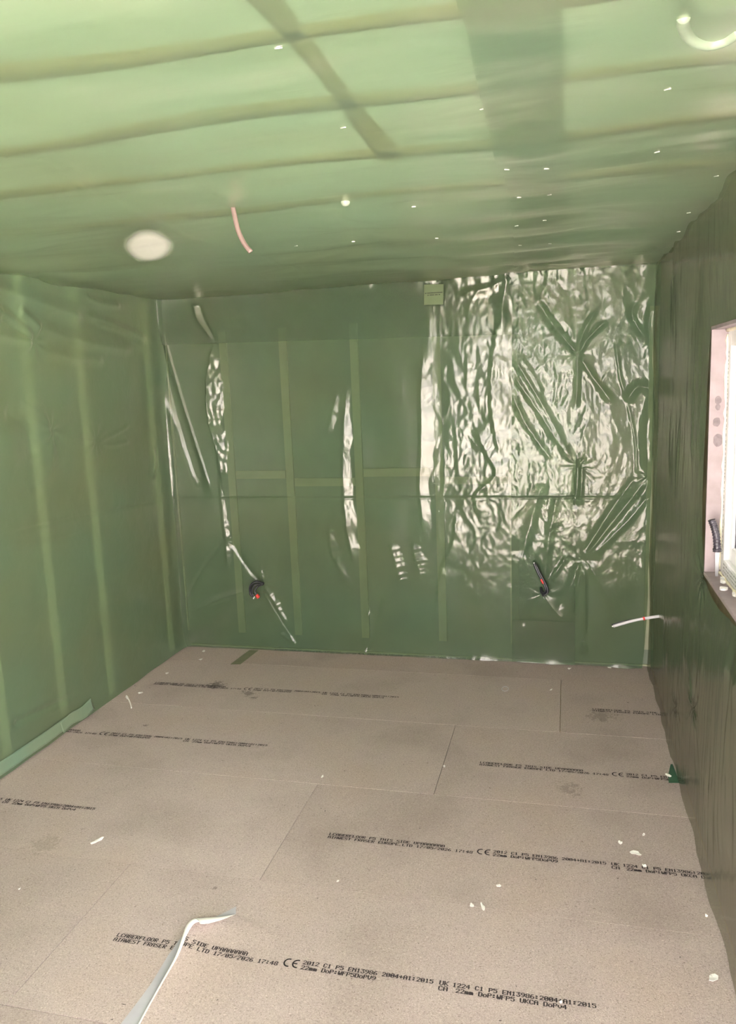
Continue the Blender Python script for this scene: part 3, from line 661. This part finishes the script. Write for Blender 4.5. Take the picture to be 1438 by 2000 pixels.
# things above the ceiling film, drawn on its face, its haze in their colour
def blob(name, c, rx, ry, rz, m, seed, amp=0.12):
    bm = bmesh.new(); bmesh.ops.create_icosphere(bm, subdivisions=4, radius=1.0)
    r = random.Random(seed); k = [(r.uniform(1, 3), r.uniform(1, 3), r.uniform(0, 6)) for _ in range(4)]
    for v in bm.verts:
        s = 1 + sum(amp / 2 * math.sin(a * v.co.x * 2 + b * v.co.y * 2 + p) for a, b, p in k)
        v.co = Vector((c[0] + v.co.x * rx * s, c[1] + v.co.y * ry * s, c[2] + v.co.z * rz))
    me = bpy.data.meshes.new(name); bm.to_mesh(me); bm.free(); me.shade_smooth(); me.materials.append(m)
    o = bpy.data.objects.new(name, me); COL.objects.link(o); return o
FOAM_WHITE = simple('bright_white_plastic', (0.95, 0.95, 0.92), 0.6, 0.3)
sm, snt, sp_ = mat('soft_white_foam_blur'); sp_.inputs['Base Color'].default_value = (0.74, 0.74, 0.66, 1); sp_.inputs['Roughness'].default_value = 0.7
tcs = snt.nodes.new('ShaderNodeTexCoord'); mps = snt.nodes.new('ShaderNodeMapping'); mps.inputs['Location'].default_value = (-1, -1, 0); mps.inputs['Scale'].default_value = (2, 2, 0)
lns = snt.nodes.new('ShaderNodeVectorMath'); lns.operation = 'LENGTH'; rps = snt.nodes.new('ShaderNodeMapRange')
rps.inputs['From Min'].default_value = 0.55; rps.inputs['From Max'].default_value = 1.0; rps.inputs['To Min'].default_value = 0.85; rps.inputs['To Max'].default_value = 0.0; rps.interpolation_type = 'SMOOTHSTEP'
snt.links.new(tcs.outputs['UV'], mps.inputs['Vector']); snt.links.new(mps.outputs['Vector'], lns.inputs[0]); snt.links.new(lns.outputs['Value'], rps.inputs['Value']); snt.links.new(rps.outputs['Result'], sp_.inputs['Alpha'])
V, F = [], []
cx, cyy, nr, na = 0.823, -1.526, 10, 40
for i in range(nr + 1):
    for k in range(na):
        q = 1.12 * i / nr; ca, sa = q * math.cos(2*math.pi*k/na), q * math.sin(2*math.pi*k/na); x = 0.074 * ca - 0.150 * sa; y = 0.036 * ca + 0.265 * sa
        hh = float(h_ceil(np.array([[cx + x]]), np.array([[cyy + y]]))[0, 0])
        V.append((x, y, H - hh - 0.0012))
for i in range(nr):
    for k in range(na): F.append((i*na + k, i*na + (k+1) % na, (i+1)*na + (k+1) % na, (i+1)*na + k))
o = mesh_obj('foam_blur', V, F, sm, None, True); o.location = (cx, cyy, 0)  # foam above the sheet; its blur through the film faded into this patch
uvl = o.data.uv_layers.new(name='UVMap')
for lp in o.data.loops:
    i, k = divmod(lp.vertex_index, na); uvl.data[lp.index].uv = (0.5 + 0.5 * i / nr * math.cos(2*math.pi*k/na), 0.5 + 0.5 * i / nr * math.sin(2*math.pi*k/na))
setp(o, 'soft white foam patch seen blurred through the left part of the ceiling sheet', 'foam patch')
wh = float(h_ceil(np.array([[1.642]]), np.array([[-1.915]]))[0, 0])
setp(blob('plastic_washer', (1.642, -1.915, H - wh - 0.001), 0.0125, 0.0125, 0.0115, simple('pale_green_white_plastic', (0.24, 0.27, 0.20), 0.5, 0.4), 4, 0.0), 'small round pale washer on the middle of the ceiling sheet', 'washer')
cc = catmull([(2.392, -2.835, 0), (2.396, -2.800, 0), (2.412, -2.755, 0), (2.440, -2.728, 0), (2.466, -2.732, 0), (2.482, -2.755, 0)], 10)  # white cable, the film's haze over it put into its colour
cc = [(p[0], p[1], H - 0.010 - float(h_ceil(np.array([[p[0]]]), np.array([[p[1]]]))[0, 0]) + 0.0035) for p in cc]
setp(tube('cable_coil', cc, [0.004] + [0.011] * (len(cc) - 2) + [0.004], simple('film_veiled_white_cable', (0.185, 0.235, 0.165), 0.5, 0.4), sides=14, flat=0.9),
     'thick film-veiled white curl of cable bulging at the ceiling sheet above the window', 'cable')

# ------------------------------------------------------------------ window in the right wall
win = setp(empty('window_1', (W + 0.05, (WIN_Y0 + WIN_Y1) / 2, WIN_Z0)), kind='structure')
def wpart(name, lst, m, bevel=0.0):
    o = boxes(name, lst, m, None, bevel); o.parent = win; o.matrix_parent_inverse = Matrix.Translation(-win.location); return o
xf = 2.700
wpart('reveal_board', [(W - 0.004, xf + 0.03, WIN_Y1 - 0.012, WIN_Y1 - 0.0005, WIN_Z0, WIN_Z1)], REVEAL)
wpart('reveal_board', [(W - 0.004, xf + 0.03, WIN_Y0 + 0.0005, WIN_Y0 + 0.012, WIN_Z0, WIN_Z1)], REVEAL)
wpart('reveal_board', [(W - 0.004, xf + 0.03, WIN_Y0 + 0.012, WIN_Y1 - 0.012, WIN_Z1 - 0.010, WIN_Z1 - 0.0005)], REVEAL)
wpart('sill_board', [(W - 0.006, xf + 0.03, WIN_Y0 + 0.012, WIN_Y1 - 0.012, WIN_Z0 + 0.0005, WIN_Z0 + 0.012)], REVEAL, 0.002)
def ring(name, y0, y1, z0, z1, wd, x0, x1, m, bevel):
    return wpart(name, [(x0, x1, y1 - wd, y1, z0, z1), (x0, x1, y0, y0 + wd, z0, z1), (x0, x1, y0 + wd, y1 - wd, z0, z0 + wd), (x0, x1, y0 + wd, y1 - wd, z1 - wd, z1)], m, bevel)
ya, yb, za, zb = WIN_Y0 + 0.014, WIN_Y1 - 0.014, WIN_Z0 + 0.014, WIN_Z1 - 0.012
ring('frame', ya, yb, za, zb, 0.050, xf, xf + 0.07, WHITE_PVC, 0.004)
ring('sash', ya + 0.048, yb - 0.048, za + 0.048, zb - 0.048, 0.050, xf + 0.012, xf + 0.06, WHITE_PVC, 0.006)
ring('glazing_gasket', ya + 0.096, yb - 0.096, za + 0.096, zb - 0.096, 0.006, xf + 0.020, xf + 0.05, BLACK, 0.001)
gm, gnt, gp = mat('window_glass')
gt = gnt.nodes.new('ShaderNodeBsdfTransparent'); gt.inputs['Color'].default_value = (0.93, 0.95, 0.94, 1)
gg = gnt.nodes.new('ShaderNodeBsdfGlossy'); gg.inputs['Roughness'].default_value = 0.02
gx = gnt.nodes.new('ShaderNodeMixShader'); fr = gnt.nodes.new('ShaderNodeFresnel'); fr.inputs['IOR'].default_value = 1.45
gnt.links.new(fr.outputs['Fac'], gx.inputs['Fac']); gnt.links.new(gt.outputs['BSDF'], gx.inputs[1]); gnt.links.new(gg.outputs['BSDF'], gx.inputs[2])
gnt.links.new(gx.outputs['Shader'], gnt.nodes['Material Output'].inputs['Surface'])
wpart('glass_pane', [(xf + 0.032, xf + 0.036, ya + 0.095, yb - 0.095, za + 0.095, zb - 0.095)], gm)
# cream foam squeezed out between reveal and frame, and the maker's grey print on the frame's protective tape
def wmesh(o): o.parent = win; o.matrix_parent_inverse = Matrix.Translation(-win.location); return o
r_ = random.Random(5)
zs = [WIN_Z0 + 0.02 + k * 0.018 for k in range(42)]
wmesh(tube('foam_bead', [(xf - 0.001 + r_.uniform(-.001, .002), yb + 0.001 + r_.uniform(-.002, .001), z) for z in zs if z < WIN_Z1 - 0.012], [r_.uniform(0.0025, 0.006) for z in zs if z < WIN_Z1 - 0.012], FOAM, None, 8))
ys = [WIN_Y1 - 0.02 - k * 0.018 for k in range(40)]
wmesh(tube('foam_bead', [(xf - 0.002, y, WIN_Z1 - 0.012 + r_.uniform(-.002, .001)) for y in ys], [r_.uniform(0.004, 0.008) for y in ys], FOAM, None, 8))
wmesh(tube('foam_bead', [(xf - 0.003, y, WIN_Z0 + 0.014 + r_.uniform(-.001, .001)) for y in ys], [r_.uniform(0.002, 0.006) for y in ys], FOAM, None, 8))
GREYINK = simple('grey_frame_print', (0.36, 0.37, 0.36), 0.5, 0.3)
V, F = [], []
for row in range(3):
    y = yb - 0.05
    while y > -2.2:
        w = r_.uniform(0.006, 0.020); z = za + 0.012 + row * 0.011
        F.append(tuple(range(len(V), len(V) + 4))); V += [(xf - 0.0004, y, z), (xf - 0.0004, y - w, z), (xf - 0.0004, y - w, z + 0.0055), (xf - 0.0004, y, z + 0.0055)]; y -= w + r_.uniform(0.003, 0.012)
z = za + 0.06
while z < zb - 0.06:
    w = r_.uniform(0.004, 0.012); F.append(tuple(range(len(V), len(V) + 4)))
    V += [(xf - 0.0004, yb - 0.018, z), (xf - 0.0004, yb - 0.026, z), (xf - 0.0004, yb - 0.026, z + w), (xf - 0.0004, yb - 0.018, z + w)]; z += w + r_.uniform(0.003, 0.012)
wmesh(mesh_obj('protective_tape_print', V, F, GREYINK))
# mortar dabs on the reveal and white crumbs on the sill
DAB = simple('grey_adhesive_dab', (0.19, 0.16, 0.165), 0.85, 0.2, 0.15, 80, 0.002)
for (z, rr) in ((1.420, 0.013), (1.400, 0.010), (1.355, 0.015), (1.300, 0.020)):
    n = 14; c = (2.676 + r_.uniform(-.004, .006), WIN_Y1 - 0.0135, z)
    V = [(c[0] + rr * 0.75 * math.cos(6.283*k/n) * r_.uniform(.85, 1.1), c[1], c[2] + rr * math.sin(6.283*k/n) * r_.uniform(.85, 1.1)) for k in range(n)] + [(c[0], c[1] - 0.0015, c[2])]
    wmesh(mesh_obj('adhesive_dab', V, [(k, (k + 1) % n, n) for k in range(n)], DAB, None, True))

# ------------------------------------------------------------------ saw with a taped handle standing on the sill
saw = setp(empty('insulation_saw', (2.684, -1.585, WIN_Z0 + 0.012)), 'hand saw with black tape-wound handle stood on the window sill', 'saw')
def spart(o): o.parent = saw; o.matrix_parent_inverse = Matrix.Translation(-saw.location); return o
hp = catmull([(2.660, -1.585, 1.064), (2.667, -1.585, 1.045), (2.674, -1.585, 1.020), (2.678, -1.585, 0.990), (2.679, -1.585, 0.966)], 10)
spart(tube('handle', hp, [0.0105 + 0.0012 * math.sin(k * 1.9) + (0.002 if k > len(hp) - 6 else 0) for k in range(len(hp))], BLACK_TAPE, None, 12))
bz = [(0.968, 0.006), (0.94, 0.0055), (0.91, 0.005), (0.888, 0.004)]
V = []; 
for z, w in bz: V += [(2.6795 - w, -1.5865, z), (2.6795 + w, -1.5865, z), (2.6795 + w, -1.5850, z), (2.6795 - w, -1.5850, z)]
F = [(4*i + a, 4*i + (a+1) % 4, 4*i + 4 + (a+1) % 4, 4*i + 4 + a) for i in range(3) for a in range(4)] + [(3, 2, 1, 0), (12, 13, 14, 15)]
spart(mesh_obj('blade', V, F, BLADE))
spart(tube('ferrule', [(2.679, -1.585, 0.972), (2.6795, -1.585, 0.962)], 0.006, GREYCABLE, None, 10))

# ------------------------------------------------------------------ cables poking through the film
def thing(name, loc, label, cat, group=None):
    return setp(empty(name, loc), label, cat, group)
def under(root, o):
    o.parent = root; o.matrix_parent_inverse = Matrix.Translation(-root.location); return o
def cable(name, pts, rad, m, label, group='cables poking out of the sheets', red=None, cores=True, flat=0.7, root_at=0):
    root = thing(name, pts[root_at], label, 'cable', group)
    P = catmull(pts, 8); under(root, tube('cable_sheath', P, rad, m, None, 12, flat))
    if cores:
        d = P[-1] - P[-4]; d /= np.linalg.norm(d)
        under(root, tube('copper_core', [P[-1] - d * 0.002, P[-1] + d * 0.006], rad * 0.45, WHITE_SCRAP, None, 8))
    if red:
        i = int(red * (len(P) - 2)); n = max(2, int(len(P) * 0.10))
        under(root, tube('red_tape_band', P[i:i + n], rad * 1.22, RED, None, 12, flat))
    return root
cable('ceiling_cable', [(1.331, -1.970, 2.020), (1.336, -1.970, 1.990), (1.344, -1.970, 1.948), (1.359, -1.970, 1.913), (1.378, -1.970, 1.888)], 0.0068, PINKCABLE,
      'pale brown flat cable hanging from the ceiling sheet', cores=False)
rc = cable('wall_cable', [(2.105, -0.035, 0.420), (2.110, -0.060, 0.398), (2.131, -0.075, 0.412), (2.123, -0.075, 0.449), (2.093, -0.072, 0.508), (2.072, -0.065, 0.556)], 0.0078, BLACK,
      'black cable pair with red tape rising from a slit in the crumpled back sheet', red=0.66)
P = catmull([(2.112, -0.045, 0.408), (2.117, -0.082, 0.392), (2.140, -0.088, 0.412), (2.131, -0.085, 0.450), (2.100, -0.082, 0.510), (2.080, -0.073, 0.552)], 8)
under(rc, tube('cable_sheath', P, 0.006, BLACK, None, 10))
rw = cable('wall_cable', [(2.655, -0.450, 0.414), (2.604, -0.452, 0.405), (2.537, -0.455, 0.390), (2.443, -0.460, 0.360)], 0.0068, GREYCABLE,
      'grey cable with red tape sticking straight out of the right wall', red=0.52)
under(rw, tube('cable_core', catmull([(2.53, -0.452, 0.392), (2.48, -0.455, 0.380), (2.437, -0.458, 0.365)], 6), 0.0042, BLACK, None, 8))
bunch = thing('wall_cable', (0.545, -0.03, 0.40), 'bunched black cables with one red end at the low left of the back wall', 'cable', 'cables poking out of the sheets')
for pts, rd in (([(0.556, -0.03, 0.402), (0.520, -0.055, 0.418), (0.486, -0.06, 0.392), (0.484, -0.06, 0.350), (0.500, -0.06, 0.330)], 0.0070),
                ([(0.553, -0.03, 0.400), (0.522, -0.065, 0.404), (0.502, -0.07, 0.380), (0.500, -0.07, 0.350), (0.508, -0.07, 0.340)], 0.0060),
                ([(0.551, -0.03, 0.398), (0.530, -0.060, 0.392), (0.516, -0.07, 0.368), (0.526, -0.07, 0.345), (0.532, -0.07, 0.338)], 0.0055)):
    under(bunch, tube('cable_sheath', catmull(pts, 7), rd, BLACK, None, 10))
under(bunch, tube('red_end_cap', [(0.524, -0.07, 0.347), (0.530, -0.07, 0.338), (0.538, -0.07, 0.330)], 0.0105, RED, None, 12))
for p in ((0.501, -0.061, 0.326), (0.510, -0.071, 0.336)):
    under(bunch, tube('copper_core', [p, (p[0] + 0.001, p[1], p[2] - 0.007)], 0.0032, WHITE_SCRAP, None, 8))

# ------------------------------------------------------------------ card fixed high on the back wall
cy = -0.052
card = setp(mesh_obj('label_card', [(1.530, cy, 1.888), (1.628, cy, 1.885), (1.633, cy, 1.984), (1.533, cy, 1.988),
                                    (1.530, cy + 0.0015, 1.888), (1.628, cy + 0.0015, 1.885), (1.633, cy + 0.0015, 1.984), (1.533, cy + 0.0015, 1.988)],
                    [(0, 1, 2, 3), (7, 6, 5, 4), (0, 4, 5, 1), (1, 5, 6, 2), (2, 6, 7, 3), (3, 7, 4, 0)], CARD), 'pale green square card fixed high on the back wall', 'card')
V, F = [], []
for x0, x1, z in ((1.537, 1.626, 1.9445), (1.549, 1.611, 1.9345)):
    x = x0
    while x < x1:
        w = r_.uniform(0.0022, 0.0034)
        if r_.random() > 0.16:
            F.append(tuple(range(len(V), len(V) + 4))); V += [(x, cy - 0.0004, z - 0.0021), (x + w, cy - 0.0004, z - 0.0021), (x + w, cy - 0.0004, z + 0.0021), (x, cy - 0.0004, z + 0.0021)]
        x += w + 0.0010
mesh_obj('printed_lettering', V, F, INK, card)

# ------------------------------------------------------------------ tape along the foot of the left wall, offcuts on the floor
def strip(name, rows, m, label, cat, group=None):
    rows = [list(reversed(r)) for r in rows] if name == 'tape_offcut' else rows
    V, F = [], []
    k = len(rows[0])
    for r in rows: V += list(r)
    for i in range(len(rows) - 1):
        for a in range(k - 1): F.append((i*k + a, i*k + a + 1, (i+1)*k + a + 1, (i+1)*k + a))
    o = mesh_obj(name, V, F, m, None, True)
    sm = o.modifiers.new('thickness', 'SOLIDIFY'); sm.thickness = 0.0006
    return setp(o, label, cat, group)
def foot(y, z, extra=0.0):
    h = float(h_left(np.array([[y]]), np.array([[max(z, 0.003)]]))[0, 0]); return (h + 0.003 + extra, y, z)
def tape_rows(y0, y1, z0, z1, extra, n=26):
    rows = []
    for i in range(n):
        t = i / (n - 1); y = y0 + (y1 - y0) * t; wob = 0.004 * math.sin(t * 9 + y0)
        rows.append([foot(y, (z0[0] + (z0[1] - z0[0]) * t) + k / 5 * ((z1[0] + (z1[1] - z1[0]) * t) - (z0[0] + (z0[1] - z0[0]) * t)) + wob, extra) for k in range(6)])
    return rows
strip('sealing_tape', tape_rows(-3.2, -1.16, (0.012, 0.018), (0.075, 0.066), 0.001, 60), TAPE, 'long pale green tape strip sealing the near foot of the left wall', 'tape', 'tape strips along the left wall')
strip('sealing_tape', tape_rows(-1.22, -0.975, (0.012, 0.012), (0.062, 0.070), 0.003), TAPE, 'short pale green tape strip ending along the foot of the left wall', 'tape', 'tape strips along the left wall')
def offcut(poly, z, m, label):
    n = len(poly)
    V = [(x, y, z[k]) for k, (x, y) in enumerate(poly)] + [(x, y, z[k] + 0.0008) for k, (x, y) in enumerate(poly)]
    F = [tuple(range(n, 2*n)), tuple(range(n - 1, -1, -1))] + [(k, (k + 1) % n, n + (k + 1) % n, n + k) for k in range(n)]
    setp(mesh_obj('film_offcut', V, F, m), label, 'offcut', 'film offcuts on the floor')
offcut([(0.427, -0.270), (0.484, -0.262), (0.491, -0.14), (0.498, -0.030), (0.442, -0.034), (0.434, -0.15)], [0.0012] * 6, OFFCUT, 'dull green film strip lying on the floor against the back wall')
offcut([(2.604, -1.215), (2.642, -1.208), (2.640, -1.14), (2.636, -1.062), (2.628, -1.065), (2.612, -1.14)], [0.0012] * 6, simple('deep_green_film_tab', (0.045, 0.12, 0.07), 0.4, 0.4), 'dark green film tab lying on the floor at the right wall')

# ------------------------------------------------------------------ white scraps on the floor
WHERE = ['left of the torn facing, toward the left wall', 'by the left edge of the nearest boards', 'largest one, above the printed line by the right wall', 'lying on the printed line by the right wall',
 'small one below the printed line in mid floor', 'slender one in front of the mid floor print', 'beside the slender white scrap', 'curled one in the near right corner', 'by the right wall behind the largest scrap', 'thin one left of the largest scrap',
 'nearest the back wall by the left corner', 'second from the back wall by the left corner', 'third from the back wall by the left corner', 'by the left wall near the first print', 'close to the back wall in front of the wall cable', 'close to the back wall by the right corner',
 'tiny one left of the second print on the right', 'tiny one at the upright board joint on the far right', 'tiny one at the foot of the right wall', 'on the second print by the right wall', 'tiny one in the near middle', 'tiny one left of the mid floor print', 'tiny one in the very middle of the floor']
for i, (x, y, a, b) in enumerate(DEBRIS):
    r = random.Random(100 + i); n = 9
    x = min(x, W - 0.03); fz = flap_z(x, y); z0 = 0.0012 + (fz or 0)
    a, b = max(a, 0.006) * 0.55, max(b, 0.006) * 0.55; ang = r.uniform(-0.6, 0.6) if i not in (0, 5) else (-0.45 if i == 0 else 0.35)
    ring_ = []
    for k in range(n):
        th = 2 * math.pi * k / n; q = r.uniform(0.65, 1.2); dx, dy = a * q * math.cos(th), b * q * math.sin(th)
        ring_.append((x + dx * math.cos(ang) - dy * math.sin(ang), y + dx * math.sin(ang) + dy * math.cos(ang)))
    lift = [r.uniform(0, 0.004) for _ in range(n)]
    V = [(p[0], p[1], z0 + l) for p, l in zip(ring_, lift)] + [(p[0], p[1], z0 + l + 0.0012) for p, l in zip(ring_, lift)] + [(x, y, z0 + 0.003), (x, y, z0)]
    F = [(n + k, n + (k + 1) % n, 2 * n) for k in range(n)] + [(k, n + k, n + (k + 1) % n, (k + 1) % n) for k in range(n)] + [((k + 1) % n, k, 2 * n + 1) for k in range(n)]
    F = [f for f in F]
    setp(mesh_obj('paper_scrap', V, F, WHITE_SCRAP), 'white scrap on the floor, ' + WHERE[i], 'scrap', 'white scraps on the floor')
w = setp(tube('plastic_tie', catmull([(0.090, -0.785, 0.006), (0.118, -0.812, 0.006), (0.150, -0.850, 0.004), (0.190, -0.905, 0.003)], 6), [0.0075] * 5 + [0.004] * 14, WHITE_SCRAP, None, 8, 0.5),
         'white cable tie with a thick head lying near the left wall', 'cable tie')
setp(tube('rubber_ring', [(1.942 + 0.016 * math.cos(2*math.pi*k/24), -0.401 + 0.030 * math.sin(2*math.pi*k/24), 0.0025) for k in range(25)], 0.0018, GREYCABLE, None, 6, cap=False), 'small pale ring lying on the far boards', 'ring')
for i, (x, y, a, b, where) in enumerate(((2.690, -1.62, 0.012, 0.016, 'beside the saw blade'), (2.684, -1.66, 0.016, 0.012, 'second along from the saw'), (2.672, -1.74, 0.018, 0.02, 'broad flat one at the sill edge'), (2.69, -1.80, 0.012, 0.018, 'at the window frame'))):
    r = random.Random(300 + i); n = 8
    V = [(x + a * 0.6 * math.cos(6.283*k/n) * r.uniform(.6, 1.1), y + b * math.sin(6.283*k/n) * r.uniform(.6, 1.1), WIN_Z0 + 0.0125) for k in range(n)]
    V += [(p[0], p[1], p[2] + r.uniform(0.002, 0.008)) for p in V]
    F = [tuple(range(n, 2*n)), tuple(range(n - 1, -1, -1))] + [(k, (k+1) % n, n + (k+1) % n, n + k) for k in range(n)]
    setp(mesh_obj('foam_crumb', V, F, WHITE_SCRAP), 'white foam crumb on the window sill, ' + where, 'foam crumb', 'foam crumbs on the sill')
